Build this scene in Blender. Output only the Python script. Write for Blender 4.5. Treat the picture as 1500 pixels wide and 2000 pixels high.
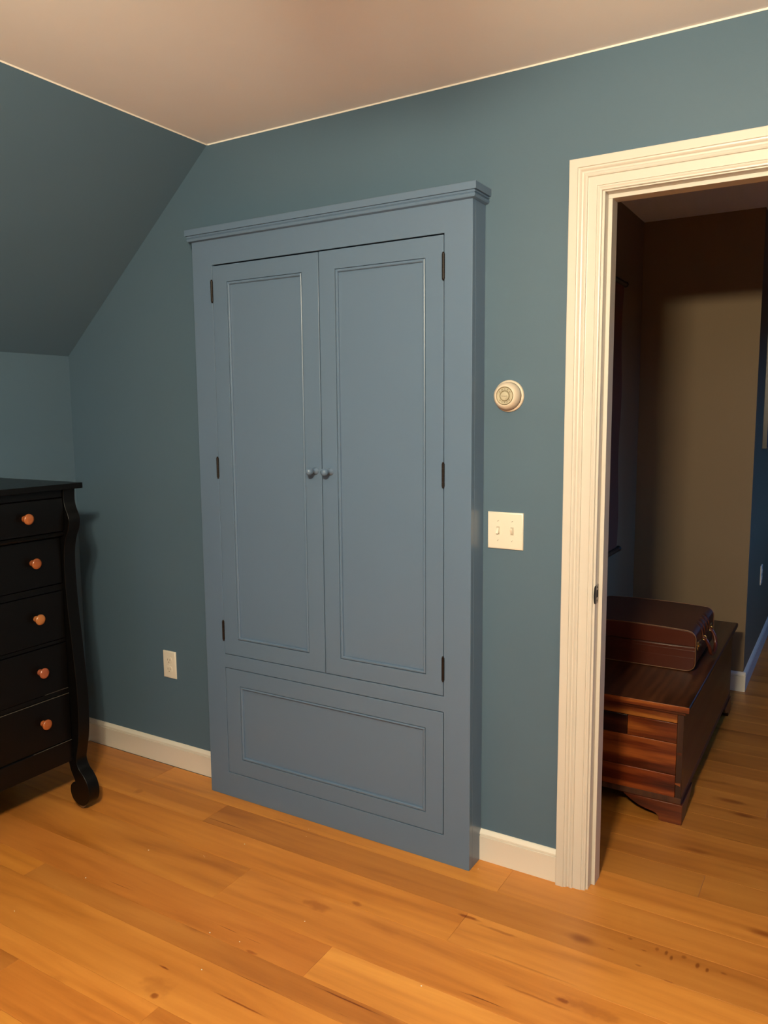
import bpy, bmesh, math, random
from mathutils import Vector, Matrix

for o in list(bpy.data.objects):
    bpy.data.objects.remove(o, do_unlink=True)
SC = bpy.context.scene
COL = SC.collection
PI = math.pi

# ---------------------------------------------------------------- camera
F_PX, YAW, PITCH, ROLL = 1540.28, 0.53953, -0.12374, -0.0083
CAM = Vector((2.9197, -2.2559, 1.4563))
fwd = Vector((-math.sin(YAW) * math.cos(PITCH), math.cos(YAW) * math.cos(PITCH), math.sin(PITCH)))
r0 = Vector((math.cos(YAW), math.sin(YAW), 0))
u0 = r0.cross(fwd)
rr = math.cos(ROLL) * r0 + math.sin(ROLL) * u0
uu = -math.sin(ROLL) * r0 + math.cos(ROLL) * u0
cd = bpy.data.cameras.new('camera')
cam = bpy.data.objects.new('camera', cd)
COL.objects.link(cam)
cam.matrix_world = Matrix(((rr.x, uu.x, -fwd.x, CAM.x), (rr.y, uu.y, -fwd.y, CAM.y),
                           (rr.z, uu.z, -fwd.z, CAM.z), (0, 0, 0, 1)))
cd.sensor_fit = 'HORIZONTAL'
cd.sensor_width = 36
cd.lens = F_PX / 1500 * 36
cd.clip_start = 0.02
SC.camera = cam

# ---------------------------------------------------------------- light / exposure
SC.view_settings.view_transform = 'Standard'
SC.view_settings.look = 'None'
SC.view_settings.gamma = 1
SC.view_settings.use_curve_mapping = False
SC.view_settings.exposure = 0.0
SKY_COL, SKY_STR = (0.07, 0.37, 1.0), 3.4        # dusk sky outside the windows
FAN = Vector((2.54, -2.28, 2.075))                 # centre of the fan's light kit
BULB_W, BULB_COL = 80.0, (1.0, 0.85, 0.575)
HALL_LAMP_W = 0.0

w = bpy.data.worlds.new('dusk_sky')
SC.world = w
w.use_nodes = True
nt = w.node_tree
nt.nodes.clear()
out = nt.nodes.new('ShaderNodeOutputWorld')
bg = nt.nodes.new('ShaderNodeBackground')
geo = nt.nodes.new('ShaderNodeTexCoord')
sep = nt.nodes.new('ShaderNodeSeparateXYZ')
ramp = nt.nodes.new('ShaderNodeValToRGB')
ramp.color_ramp.elements[0].position = 0.0
ramp.color_ramp.elements[0].color = (0.004, 0.006, 0.012, 1)
ramp.color_ramp.elements[1].position = 0.06
ramp.color_ramp.elements[1].color = (*SKY_COL, 1)
nt.links.new(geo.outputs['Generated'], sep.inputs[0])
nt.links.new(sep.outputs['Z'], ramp.inputs[0])
nt.links.new(ramp.outputs[0], bg.inputs[0])
bg.inputs[1].default_value = SKY_STR
nt.links.new(bg.outputs[0], out.inputs[0])


def portal(loc, rot, sx, sy):
    l = bpy.data.lights.new('window_portal', 'AREA')
    l.shape = 'RECTANGLE'
    l.size, l.size_y = sx, sy
    l.cycles.is_portal = True
    o = bpy.data.objects.new('window_portal', l)
    o.location, o.rotation_euler = loc, rot
    COL.objects.link(o)


# ---------------------------------------------------------------- materials
def srgb(r, g, b):
    f = lambda c: (c / 255 / 12.92) if c / 255 <= 0.04045 else ((c / 255 + 0.055) / 1.055) ** 2.4
    return (f(r), f(g), f(b), 1)


def new_mat(name):
    m = bpy.data.materials.new(name)
    m.use_nodes = True
    n = m.node_tree
    return m, n, n.nodes['Principled BSDF']


def nd(n, t, **kw):
    x = n.nodes.new(t)
    for k, v in kw.items():
        if k.startswith('i_'):
            x.inputs[k[2:]].default_value = v
        else:
            setattr(x, k, v)
    return x


def bump(n, b, height, strength, dist):
    bn = nd(n, 'ShaderNodeBump')
    bn.inputs['Strength'].default_value = strength
    bn.inputs['Distance'].default_value = dist
    n.links.new(height, bn.inputs['Height'])
    n.links.new(bn.outputs[0], b.inputs['Normal'])


def paint(name, col, rough=0.5, spec=0.4, stipple=0.15, scale=350, var=0.04, streak=None):
    m, n, b = new_mat(name)
    tc = nd(n, 'ShaderNodeNewGeometry')
    no = nd(n, 'ShaderNodeTexNoise', i_Scale=3.0, i_Detail=3.0)
    n.links.new(tc.outputs['Position'], no.inputs['Vector'])
    mix = nd(n, 'ShaderNodeMix', data_type='RGBA')
    n.links.new(no.outputs['Fac'], mix.inputs[0])
    c = Vector(col[:3])
    mix.inputs[6].default_value = (*(c * (1 - var)), 1)
    mix.inputs[7].default_value = (*(c * (1 + var)), 1)
    n.links.new(mix.outputs[2], b.inputs['Base Color'])
    b.inputs['Roughness'].default_value = rough
    b.inputs['Specular IOR Level'].default_value = spec
    n2 = nd(n, 'ShaderNodeTexNoise', i_Scale=float(scale), i_Detail=2.0)
    if streak:
        mp = nd(n, 'ShaderNodeMapping')
        mp.inputs['Scale'].default_value = streak
        n.links.new(tc.outputs['Position'], mp.inputs[0])
        n.links.new(mp.outputs[0], n2.inputs['Vector'])
    else:
        n.links.new(tc.outputs['Position'], n2.inputs['Vector'])
    bump(n, b, n2.outputs['Fac'], stipple, 0.001)
    return m


def plain(name, col, rough=0.4, metal=0.0, spec=0.5):
    m, n, b = new_mat(name)
    tc = nd(n, 'ShaderNodeNewGeometry')
    no = nd(n, 'ShaderNodeTexNoise', i_Scale=60.0, i_Detail=2.0)
    n.links.new(tc.outputs['Position'], no.inputs['Vector'])
    mr = nd(n, 'ShaderNodeMapRange')
    mr.inputs[3].default_value = rough * 0.85
    mr.inputs[4].default_value = min(1, rough * 1.15)
    n.links.new(no.outputs['Fac'], mr.inputs[0])
    n.links.new(mr.outputs[0], b.inputs['Roughness'])
    b.inputs['Base Color'].default_value = col
    b.inputs['Metallic'].default_value = metal
    b.inputs['Specular IOR Level'].default_value = spec
    return m


def wood(name, dark, mid, light, rough=0.4, along='X', knots=0.0, streak=1.0, objcol=True,
         spec=0.5, seed=0.0, crack=0.0, coat=0.0, broad=1.0, marks=(), ks=1.0):
    """boards of wood: grain runs along one axis, each board gets its own piece of the pattern"""
    m, n, b = new_mat(name)
    L = n.links.new
    g = nd(n, 'ShaderNodeNewGeometry')
    oi = nd(n, 'ShaderNodeObjectInfo')
    sc = nd(n, 'ShaderNodeVectorMath', operation='SCALE')
    cmb = nd(n, 'ShaderNodeCombineXYZ', i_X=17.3, i_Y=9.1, i_Z=5.7)
    L(cmb.outputs[0], sc.inputs[0])
    L(oi.outputs['Random'], sc.inputs['Scale'])
    ad = nd(n, 'ShaderNodeVectorMath', operation='ADD')
    L(g.outputs['Position'], ad.inputs[0])
    L(sc.outputs[0], ad.inputs[1])
    ad2 = nd(n, 'ShaderNodeVectorMath', operation='ADD')
    ad2.inputs[1].default_value = (seed, seed * .7, seed * .3)
    L(ad.outputs[0], ad2.inputs[0])

    def mapped(sx, sy, sz):
        mp = nd(n, 'ShaderNodeMapping')
        s = {'X': (sx, sy, sz), 'Y': (sy, sx, sz), 'Z': (sy, sz, sx)}[along]
        mp.inputs['Scale'].default_value = s
        L(ad2.outputs[0], mp.inputs[0])
        return mp.outputs[0]
    n1 = nd(n, 'ShaderNodeTexNoise', i_Scale=1.0, i_Detail=4.0, i_Roughness=0.55, i_Distortion=0.6)
    L(mapped(1.6 * broad, 14 * broad, 14 * broad), n1.inputs['Vector'])
    n2 = nd(n, 'ShaderNodeTexNoise', i_Scale=1.0, i_Detail=6.0, i_Roughness=0.65, i_Distortion=0.25)
    L(mapped(7, 170, 170), n2.inputs['Vector'])
    wv = nd(n, 'ShaderNodeTexWave', wave_type='RINGS', rings_direction=along, i_Scale=1.0,
            i_Distortion=7.0, i_Detail=3.0)
    wv.inputs['Detail Scale'].default_value = 1.2
    wv.inputs['Detail Roughness'].default_value = 0.6
    L(mapped(0.9, 9, 9), wv.inputs['Vector'])
    # sum
    a1 = nd(n, 'ShaderNodeMath', operation='MULTIPLY_ADD')
    L(n1.outputs['Fac'], a1.inputs[0])
    a1.inputs[1].default_value = 0.95
    a1.inputs[2].default_value = 0.0
    a1.inputs[2].default_value = 0.0
    a2 = nd(n, 'ShaderNodeMath', operation='MULTIPLY_ADD')
    L(n2.outputs['Fac'], a2.inputs[0])
    a2.inputs[1].default_value = 0.30 * streak
    L(a1.outputs[0], a2.inputs[2])
    a3 = nd(n, 'ShaderNodeMath', operation='MULTIPLY_ADD')
    L(wv.outputs['Fac'], a3.inputs[0])
    a3.inputs[1].default_value = 0.16 * streak
    L(a2.outputs[0], a3.inputs[2])
    a4 = nd(n, 'ShaderNodeMath', operation='SUBTRACT')
    L(a3.outputs[0], a4.inputs[0])
    a4.inputs[1].default_value = 0.22 * streak
    cr = nd(n, 'ShaderNodeValToRGB')
    e = cr.color_ramp.elements
    e[0].position, e[0].color = 0.22, dark
    e[1].position, e[1].color = 0.74, light
    x = e.new(0.46)
    x.color = mid
    L(a4.outputs[0], cr.inputs[0])
    colout = cr.outputs[0]

    def darken(fac, col, amount):
        nonlocal colout
        mx = nd(n, 'ShaderNodeMix', data_type='RGBA', blend_type='MULTIPLY')
        ml = nd(n, 'ShaderNodeMath', operation='MULTIPLY')
        L(fac, ml.inputs[0])
        ml.inputs[1].default_value = amount
        L(ml.outputs[0], mx.inputs[0])
        L(colout, mx.inputs[6])
        mx.inputs[7].default_value = col
        colout = mx.outputs[2]
    if knots > 0:
        vo = nd(n, 'ShaderNodeTexVoronoi', i_Scale=1.0)
        L(mapped(1.9 * ks, 5.2 * ks, 5.2 * ks), vo.inputs['Vector'])
        nz = nd(n, 'ShaderNodeTexNoise', i_Scale=9.0, i_Detail=3.0)
        L(ad2.outputs[0], nz.inputs['Vector'])
        s_ = nd(n, 'ShaderNodeMath', operation='MULTIPLY_ADD')
        L(nz.outputs['Fac'], s_.inputs[0])
        s_.inputs[1].default_value = 0.16
        L(vo.outputs['Distance'], s_.inputs[2])
        mr = nd(n, 'ShaderNodeMapRange', interpolation_type='SMOOTHSTEP')
        mr.inputs[1].default_value = 0.10
        mr.inputs[2].default_value = 0.22
        mr.inputs[3].default_value = 1
        mr.inputs[4].default_value = 0
        L(s_.outputs[0], mr.inputs[0])
        darken(mr.outputs[0], (0.34, 0.16, 0.08, 1), knots)
    if crack > 0:
        n3 = nd(n, 'ShaderNodeTexNoise', i_Scale=1.0, i_Detail=2.0)
        L(mapped(5, 130, 130), n3.inputs['Vector'])
        n4 = nd(n, 'ShaderNodeTexNoise', i_Scale=1.0, i_Detail=1.0)
        L(mapped(1.3, 6, 6), n4.inputs['Vector'])
        q = nd(n, 'ShaderNodeMath', operation='ADD')
        L(n3.outputs['Fac'], q.inputs[0])
        L(n4.outputs['Fac'], q.inputs[1])
        mr = nd(n, 'ShaderNodeMapRange')
        mr.inputs[1].default_value = 1.36
        mr.inputs[2].default_value = 1.42
        L(q.outputs[0], mr.inputs[0])
        darken(mr.outputs[0], (0.25, 0.12, 0.06, 1), crack)
    if marks:
        nz = nd(n, 'ShaderNodeTexNoise', i_Scale=26.0, i_Detail=3.0)
        L(g.outputs['Position'], nz.inputs['Vector'])
        sub = nd(n, 'ShaderNodeVectorMath', operation='SUBTRACT')
        L(nz.outputs['Color'], sub.inputs[0])
        sub.inputs[1].default_value = (.5, .5, .5)
        acc = None
        for (mx_, my_, a_, b_, st, ds) in marks:
            s1 = nd(n, 'ShaderNodeVectorMath', operation='SUBTRACT')
            L(g.outputs['Position'], s1.inputs[0])
            s1.inputs[1].default_value = (mx_, my_, 0)
            s2 = nd(n, 'ShaderNodeVectorMath', operation='MULTIPLY')
            L(s1.outputs[0], s2.inputs[0])
            s2.inputs[1].default_value = (1 / a_, 1 / b_, 0)
            s3 = nd(n, 'ShaderNodeVectorMath', operation='MULTIPLY_ADD')
            L(sub.outputs[0], s3.inputs[0])
            s3.inputs[1].default_value = (ds * 2, ds * 2, 0)
            L(s2.outputs[0], s3.inputs[2])
            ln = nd(n, 'ShaderNodeVectorMath', operation='LENGTH')
            L(s3.outputs[0], ln.inputs[0])
            m1 = nd(n, 'ShaderNodeMapRange', interpolation_type='SMOOTHSTEP')
            m1.inputs[1].default_value = .35
            m1.inputs[2].default_value = 1.15
            m1.inputs[3].default_value = st
            m1.inputs[4].default_value = 0
            L(ln.outputs['Value'], m1.inputs[0])
            if acc is None:
                acc = m1.outputs[0]
            else:
                mm = nd(n, 'ShaderNodeMath', operation='MAXIMUM')
                L(acc, mm.inputs[0])
                L(m1.outputs[0], mm.inputs[1])
                acc = mm.outputs[0]
        darken(acc, (0.40, 0.22, 0.12, 1), 1.0)
    if objcol:
        mx = nd(n, 'ShaderNodeMix', data_type='RGBA', blend_type='MULTIPLY')
        mx.inputs[0].default_value = 1
        L(colout, mx.inputs[6])
        L(oi.outputs['Color'], mx.inputs[7])
        colout = mx.outputs[2]
    L(colout, b.inputs['Base Color'])
    b.inputs['Specular IOR Level'].default_value = spec
    mr = nd(n, 'ShaderNodeMapRange')
    mr.inputs[3].default_value = rough * 0.8
    mr.inputs[4].default_value = rough * 1.25
    L(n1.outputs['Fac'], mr.inputs[0])
    L(mr.outputs[0], b.inputs['Roughness'])
    b.inputs['Coat Weight'].default_value = coat
    b.inputs['Coat Roughness'].default_value = 0.3
    bump(n, b, n2.outputs['Fac'], 0.10, 0.001)
    return m


M_WALL = paint('wall_paint_blue', (0.082, 0.143, 0.209, 1), rough=0.55, spec=0.35, stipple=0.12)
M_ARM = paint('cabinet_paint_blue', (0.113, 0.180, 0.286, 1), rough=0.33, spec=0.5, stipple=0.0, scale=60, var=0.02)
M_CEIL = paint('ceiling_paint', (0.93, 0.94, 0.97, 1), rough=0.8, spec=0.2)
M_TRIM = paint('trim_paint_cream', (0.645, 0.61, 0.56, 1), rough=0.35, spec=0.5, stipple=0.0, scale=60, var=0.01)
M_TRIM_LIT = paint('trim_paint_cream_lit', (0.78, 0.745, 0.68, 1), rough=0.35, spec=0.5, stipple=0.0, var=0.01)  # same paint as the trim, extra light on the baseboards put into the colour
M_CAULK = paint('ceiling_paint_edge', (0.9, 0.87, 0.8, 1), rough=0.6, spec=0.3)
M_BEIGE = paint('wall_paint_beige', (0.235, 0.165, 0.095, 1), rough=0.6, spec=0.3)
FLOOR_MARKS = [  # knots, checks and stains of single boards: x, y, half length, half width, strength, grain distortion
    (2.369, -.487, .022, .010, .85, .8), (2.43, -.482, .075, .022, .35, 1.2), (2.029, -.305, .040, .007, .9, .8),
    (2.13, -.318, .075, .007, .55, .6), (1.473, -.990, .013, .012, .8, .7), (1.45, -.96, .05, .035, .3, .9),
    (1.420, -.903, .022, .0035, .9, .7), (1.616, -.482, .055, .020, .5, .7), (1.711, -.414, .020, .011, .55, .8),
    (1.055, -.258, .110, .0022, .85, .3), (1.905, -.757, .125, .0028, .9, .35), (1.680, -.903, .095, .0030, .8, .3),
    (1.577, -.741, .020, .006, .7, .8), (.583, -.242, .020, .016, .35, .8), (.36, -.72, .03, .012, .5, .8),
    (2.455, -.165, .008, .006, .6, .6), (2.50, -.195, .010, .003, .6, .6), (2.53, -.172, .006, .010, .6, .6),
    (2.555, -.175, .005, .014, .7, .5), (2.57, -.19, .005, .015, .7, .5), (2.60, -.168, .008, .008, .6, .6),
    (2.635, -.185, .006, .015, .75, .5), (2.66, -.19, .005, .011, .7, .5), (2.700, -.183, .009, .005, .6, .6),
    (2.42, -.235, .012, .003, .55, .6), (2.50, -.262, .010, .004, .55, .6), (2.58, -.285, .016, .003, .6, .6),
    (2.25, -.42, .16, .004, .35, .5), (2.30, -.51, .12, .004, .45, .7), (1.30, -.16, .18, .003, .4, .4)]
M_FLOOR = wood('floor_wood', (0.43, 0.150, 0.025, 1), (0.59, 0.226, 0.040, 1), (0.71, 0.300, 0.058, 1),
               rough=0.36, knots=0.7, crack=0.8, streak=0.5, broad=0.8, marks=FLOOR_MARKS)
M_GAP = plain('floor_gap', (0.05, 0.022, 0.008, 1), 0.9)
M_BLACK = plain('black_paint', (0.0022, 0.0021, 0.0022, 1), 0.33, spec=0.22)
M_WORN = plain('worn_edge', (0.10, 0.09, 0.075, 1), 0.5)
M_KNOBW = wood('knob_wood', (0.18, 0.05, 0.015, 1), (0.30, 0.090, 0.026, 1), (0.38, 0.13, 0.042, 1), rough=0.22,
               along='Y', objcol=True)
M_CEDAR = wood('cedar_wood', (0.030, 0.005, 0.0015, 1), (0.125, 0.022, 0.0045, 1), (0.33, 0.090, 0.017, 1), rough=0.3,
               knots=1.0, streak=1.3, ks=2.4, crack=.8)
M_CEDAR_Y = wood('cedar_wood_long', (0.022, 0.006, 0.002, 1), (0.060, 0.017, 0.006, 1), (0.12, 0.038, 0.013, 1), rough=0.34,
                 along='Y', knots=0.6)
M_CEDAR_END = wood('cedar_end_grain', (0.03, 0.011, 0.006, 1), (0.06, 0.02, 0.009, 1), (0.1, 0.035, 0.014, 1), rough=0.5,
                   along='Z')
M_LEATHER = paint('leather_brown', (0.070, 0.014, 0.006, 1), rough=0.30, spec=0.45, stipple=0.08, scale=220, var=0.3)
M_LEATHER_TOP = paint('leather_dull', (0.07, 0.024, 0.011, 1), rough=0.5, spec=0.4, stipple=0.5, scale=300, var=0.35)
M_PIPING = paint('leather_piping', (0.16, 0.070, 0.030, 1), rough=0.5, spec=0.5, stipple=0.1)
M_BRASS = plain('brass', (0.85, 0.62, 0.25, 1), 0.25, metal=1)
M_BRONZE = plain('dark_bronze', (0.010, 0.0055, 0.0040, 1), 0.45, metal=0.0, spec=0.3)
M_HOLE = plain('dark_hole', (0.01, 0.008, 0.006, 1), 0.9)
M_STEEL = plain('strike_steel', (0.32, 0.29, 0.26, 1), 0.4, metal=0.85)
M_PLATE = paint('plastic_cream', (0.78, 0.74, 0.65, 1), rough=0.28, spec=0.5, stipple=0.0, var=0.01)
M_THERMO = paint('plastic_almond', (0.66, 0.57, 0.47, 1), rough=0.45, spec=0.5, stipple=0.0, var=0.01)
M_DIAL = plain('dial_brass', (0.40, 0.35, 0.23, 1), 0.6, metal=0.1, spec=0.3)
M_DIAL2 = plain('dial_silver', (0.50, 0.46, 0.35, 1), 0.55, metal=0.1, spec=0.3)
M_INK = plain('ink', (0.03, 0.028, 0.02, 1), 0.6)
M_CLOTH = paint('scroll_cloth', (0.17, 0.075, 0.052, 1), rough=0.9, spec=0.1, stipple=0.4, scale=500)
M_ROD = plain('black_rod', (0.012, 0.008, 0.007, 1), 0.4)
M_FRAME = plain('picture_frame', (0.03, 0.018, 0.012, 1), 0.35)
M_PICT = paint('picture_canvas', (0.12, 0.045, 0.03, 1), rough=0.6, var=0.5)
M_BLADE = wood('blade_wood', (0.08, 0.03, 0.012, 1), (0.13, 0.05, 0.02, 1), (0.18, 0.08, 0.03, 1), rough=0.4)


# ---------------------------------------------------------------- mesh helpers
def finish(name, bm, mat, parent=None, smooth=False, bev=0.0, segs=2, angle=30, mats=None):
    me = bpy.data.meshes.new(name)
    bmesh.ops.recalc_face_normals(bm, faces=bm.faces)
    bm.to_mesh(me)
    bm.free()
    for m in (mats or [mat]):
        me.materials.append(m)
    o = bpy.data.objects.new(name, me)
    COL.objects.link(o)
    if parent:
        o.parent = parent
    if smooth:
        for p in me.polygons:
            p.use_smooth = True
        me.set_sharp_from_angle(angle=math.radians(angle))
    if bev > 0:
        md = o.modifiers.new('bevel', 'BEVEL')
        md.width, md.segments, md.limit_method, md.angle_limit = bev, segs, 'ANGLE', math.radians(40)
        for p in me.polygons:
            p.use_smooth = True
        me.set_sharp_from_angle(angle=math.radians(60))
    return o


def box(bm, a, b, mi=0):
    x0, y0, z0 = a
    x1, y1, z1 = b
    v = [bm.verts.new(p) for p in ((x0, y0, z0), (x1, y0, z0), (x1, y1, z0), (x0, y1, z0),
                                   (x0, y0, z1), (x1, y0, z1), (x1, y1, z1), (x0, y1, z1))]
    for f in ((0, 3, 2, 1), (4, 5, 6, 7), (0, 1, 5, 4), (1, 2, 6, 5), (2, 3, 7, 6), (3, 0, 4, 7)):
        fc = bm.faces.new([v[i] for i in f])
        fc.material_index = mi
    return v


def prism(bm, pts, axis, a, b, closed=True, cap=True, mi=0):
    """pts: 2D outline; axis X -> (y,z), Y -> (x,z), Z -> (x,y)"""
    def P(p, t):
        return {'X': (t, p[0], p[1]), 'Y': (p[0], t, p[1]), 'Z': (p[0], p[1], t)}[axis]
    A = [bm.verts.new(P(p, a)) for p in pts]
    B = [bm.verts.new(P(p, b)) for p in pts]
    k = len(pts)
    for i in range(k if closed else k - 1):
        j = (i + 1) % k
        f = bm.faces.new((A[i], A[j], B[j], B[i]))
        f.material_index = mi
    if cap and closed:
        for vs in (A, B):
            f = bm.faces.new(vs)
            f.material_index = mi
    return A, B


def lathe(bm, prof, origin, axis, n=32, mi=None):
    """prof: list of (radius, distance along axis)"""
    ax = Vector(axis).normalized()
    t = Vector((0, 0, 1)) if abs(ax.z) < 0.9 else Vector((1, 0, 0))
    e1 = ax.cross(t).normalized()
    e2 = ax.cross(e1)
    O = Vector(origin)
    rings = []
    for r, h in prof:
        if r < 1e-6:
            rings.append([bm.verts.new(O + ax * h)])
        else:
            rings.append([bm.verts.new(O + ax * h + (e1 * math.cos(2 * PI * i / n) + e2 * math.sin(2 * PI * i / n)) * r)
                          for i in range(n)])
    for s in range(len(rings) - 1):
        A, B = rings[s], rings[s + 1]
        for i in range(n):
            j = (i + 1) % n
            if len(A) == 1 and len(B) == 1:
                continue
            if len(A) == 1:
                f = bm.faces.new((A[0], B[j], B[i]))
            elif len(B) == 1:
                f = bm.faces.new((A[i], A[j], B[0]))
            else:
                f = bm.faces.new((A[i], A[j], B[j], B[i]))
            if mi:
                f.material_index = mi[s]


def tube(bm, pts, r, n=10, cap=True):
    pts = [Vector(p) for p in pts]
    rings = []
    prev = None
    for i, p in enumerate(pts):
        d = (pts[min(i + 1, len(pts) - 1)] - pts[max(i - 1, 0)]).normalized()
        if prev is None:
            t = Vector((0, 0, 1)) if abs(d.z) < 0.9 else Vector((1, 0, 0))
            e1 = d.cross(t).normalized()
        else:
            e1 = (prev - d * prev.dot(d)).normalized()
        prev = e1
        e2 = d.cross(e1)
        rad = r(i / (len(pts) - 1)) if callable(r) else r
        rings.append([bm.verts.new(p + (e1 * math.cos(2 * PI * k / n) + e2 * math.sin(2 * PI * k / n)) * rad)
                      for k in range(n)])
    for A, B in zip(rings, rings[1:]):
        for k in range(n):
            bm.faces.new((A[k], A[(k + 1) % n], B[(k + 1) % n], B[k]))
    if cap:
        bm.faces.new(rings[0])
        bm.faces.new(rings[-1])


def plate(bm, xs, zs, holes, y0, y1):
    """slab in the xz plane between y0 and y1 with rectangular cells left open"""
    V = {}

    def v(i, j, s):
        k = (i, j, s)
        if k not in V:
            V[k] = bm.verts.new((xs[i], y0 if s == 0 else y1, zs[j]))
        return V[k]
    nx, nz = len(xs) - 1, len(zs) - 1
    solid = lambda i, j: 0 <= i < nx and 0 <= j < nz and (i, j) not in holes
    for i in range(nx):
        for j in range(nz):
            if not solid(i, j):
                continue
            for s in (0, 1):
                bm.faces.new((v(i, j, s), v(i + 1, j, s), v(i + 1, j + 1, s), v(i, j + 1, s)))
            for di, dj, a, b in ((-1, 0, (i, j), (i, j + 1)), (1, 0, (i + 1, j), (i + 1, j + 1)),
                                 (0, -1, (i, j), (i + 1, j)), (0, 1, (i, j + 1), (i + 1, j + 1))):
                if not solid(i + di, j + dj):
                    bm.faces.new((v(*a, 0), v(*b, 0), v(*b, 1), v(*a, 1)))


def rings_rect(bm, x0, x1, z0, z1, rings, cap=True):
    """nested rectangles facing -y; rings = (inset, y)"""
    R = []
    for ins, y in rings:
        R.append([bm.verts.new(p) for p in ((x0 + ins, y, z0 + ins), (x1 - ins, y, z0 + ins),
                                            (x1 - ins, y, z1 - ins), (x0 + ins, y, z1 - ins))])
    for A, B in zip(R, R[1:]):
        for k in range(4):
            bm.faces.new((A[k], A[(k + 1) % 4], B[(k + 1) % 4], B[k]))
    if cap:
        bm.faces.new(R[-1])


def catmull(pts, sub=5):
    o = []
    n = len(pts)
    for i in range(n - 1):
        p0, p1, p2, p3 = pts[max(i - 1, 0)], pts[i], pts[i + 1], pts[min(i + 2, n - 1)]
        for s in range(sub):
            t = s / sub
            o.append(tuple(0.5 * (2 * p1[k] + (-p0[k] + p2[k]) * t + (2 * p0[k] - 5 * p1[k] + 4 * p2[k] - p3[k]) * t * t +
                                  (-p0[k] + 3 * p1[k] - 3 * p2[k] + p3[k]) * t ** 3) for k in range(len(p1))))
    o.append(tuple(pts[-1]))
    return o


def thing(name, label, cat, loc=(0, 0, 0), group=None):
    o = bpy.data.objects.new(name, None)
    COL.objects.link(o)
    o.empty_display_size = 0.1
    o['label'], o['category'] = label, cat
    if group:
        o['group'] = group
    return o


def structure_root(name):
    o = bpy.data.objects.new(name, None)
    COL.objects.link(o)
    o['kind'] = 'structure'
    return o


def struct(name, bm, mat, **kw):
    o = finish(name, bm, mat, **kw)
    o['kind'] = 'structure'
    return o


def text_mesh(name, body, size, mat, parent, M, extrude=0.00012):
    cu = bpy.data.curves.new(name, 'FONT')
    cu.body, cu.size, cu.align_x, cu.align_y = body, size, 'CENTER', 'CENTER'
    cu.extrude = extrude
    t = bpy.data.objects.new('tmp_text', cu)
    COL.objects.link(t)
    bpy.context.view_layer.update()
    me = bpy.data.meshes.new_from_object(t.evaluated_get(bpy.context.evaluated_depsgraph_get()))
    bpy.data.objects.remove(t, do_unlink=True)
    me.name = name
    me.transform(M)
    me.materials.clear()
    me.materials.append(mat)
    o = bpy.data.objects.new(name, me)
    COL.objects.link(o)
    o.parent = parent
    return o


# ================================================================ ROOM SHELL
H = 2.433
XR, YF = 4.35, -3.95              # right wall and front (behind camera) wall
JX0, JX1 = 2.287, 3.05            # door jamb faces
DZ = 2.058                        # door head jamb underside
WT = 0.115                        # wall thickness
KZ, SX = 1.712, 0.833             # knee wall height, where the slope meets the ceiling
HXL, HXC, HYE = 1.902, 2.478, 2.12   # hall: left wall, outside corner, end wall
HXR, HYF = 3.95, 6.2

bm = bmesh.new()
plate(bm, [-0.12, JX0 - 0.02, JX1 + 0.02, XR + .1], [-.03, DZ + 0.02, 2.55], {(1, 0)}, 0, WT)
struct('wall_back', bm, M_WALL)
bm = bmesh.new()
box(bm, (-0.12, YF, -.03), (0, 0, KZ + .02))
struct('wall_left', bm, M_WALL)
bm = bmesh.new()
nv = Vector((-(H - KZ), SX)).normalized() * 0.06
ex = 0.06
k = (H - KZ) / SX
prism(bm, [(0 - .1, KZ - .1 * k), (SX + .1, H + .1 * k), (SX + .1 - .1, H + .1 * k + .12), (-.2, KZ - .1 * k + .12)],
      'Y', YF, 0)
struct('wall_slope', bm, M_WALL)
bm = bmesh.new()
box(bm, (SX, YF, H), (XR + .1, 0, H + .08))
struct('ceiling', bm, M_CEIL)
bm = bmesh.new()
box(bm, (1.8, 0.02, H + .005), (HXR + .1, HYF, H + .08))
struct('ceiling_hall', bm, M_CEIL)
# right wall of the room
bm = bmesh.new()
box(bm, (XR, YF, -.03), (XR + .1, 0, H + .08))
struct('wall_right', bm, M_WALL)
# wall behind the camera, with an added window for bluish fill
bm = bmesh.new()
plate(bm, [-0.12, 1.55, 2.15, XR + .1], [-.03, 0.95, 1.75, 2.6], {(1, 1)}, YF - .1, YF)
struct('wall_front', bm, M_WALL)
# hall
bm = bmesh.new()
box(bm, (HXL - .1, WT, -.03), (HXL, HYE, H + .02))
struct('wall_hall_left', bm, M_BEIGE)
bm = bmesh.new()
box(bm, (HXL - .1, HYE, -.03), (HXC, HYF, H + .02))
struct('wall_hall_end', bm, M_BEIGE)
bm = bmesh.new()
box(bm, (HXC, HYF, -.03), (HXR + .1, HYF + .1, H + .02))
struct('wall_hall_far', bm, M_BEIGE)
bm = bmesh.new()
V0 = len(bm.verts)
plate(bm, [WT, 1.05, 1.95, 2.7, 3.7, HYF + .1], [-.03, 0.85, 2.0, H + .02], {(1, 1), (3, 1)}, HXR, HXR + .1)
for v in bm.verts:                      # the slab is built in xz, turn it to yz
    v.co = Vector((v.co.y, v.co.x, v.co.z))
struct('wall_hall_right', bm, M_BEIGE)


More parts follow.
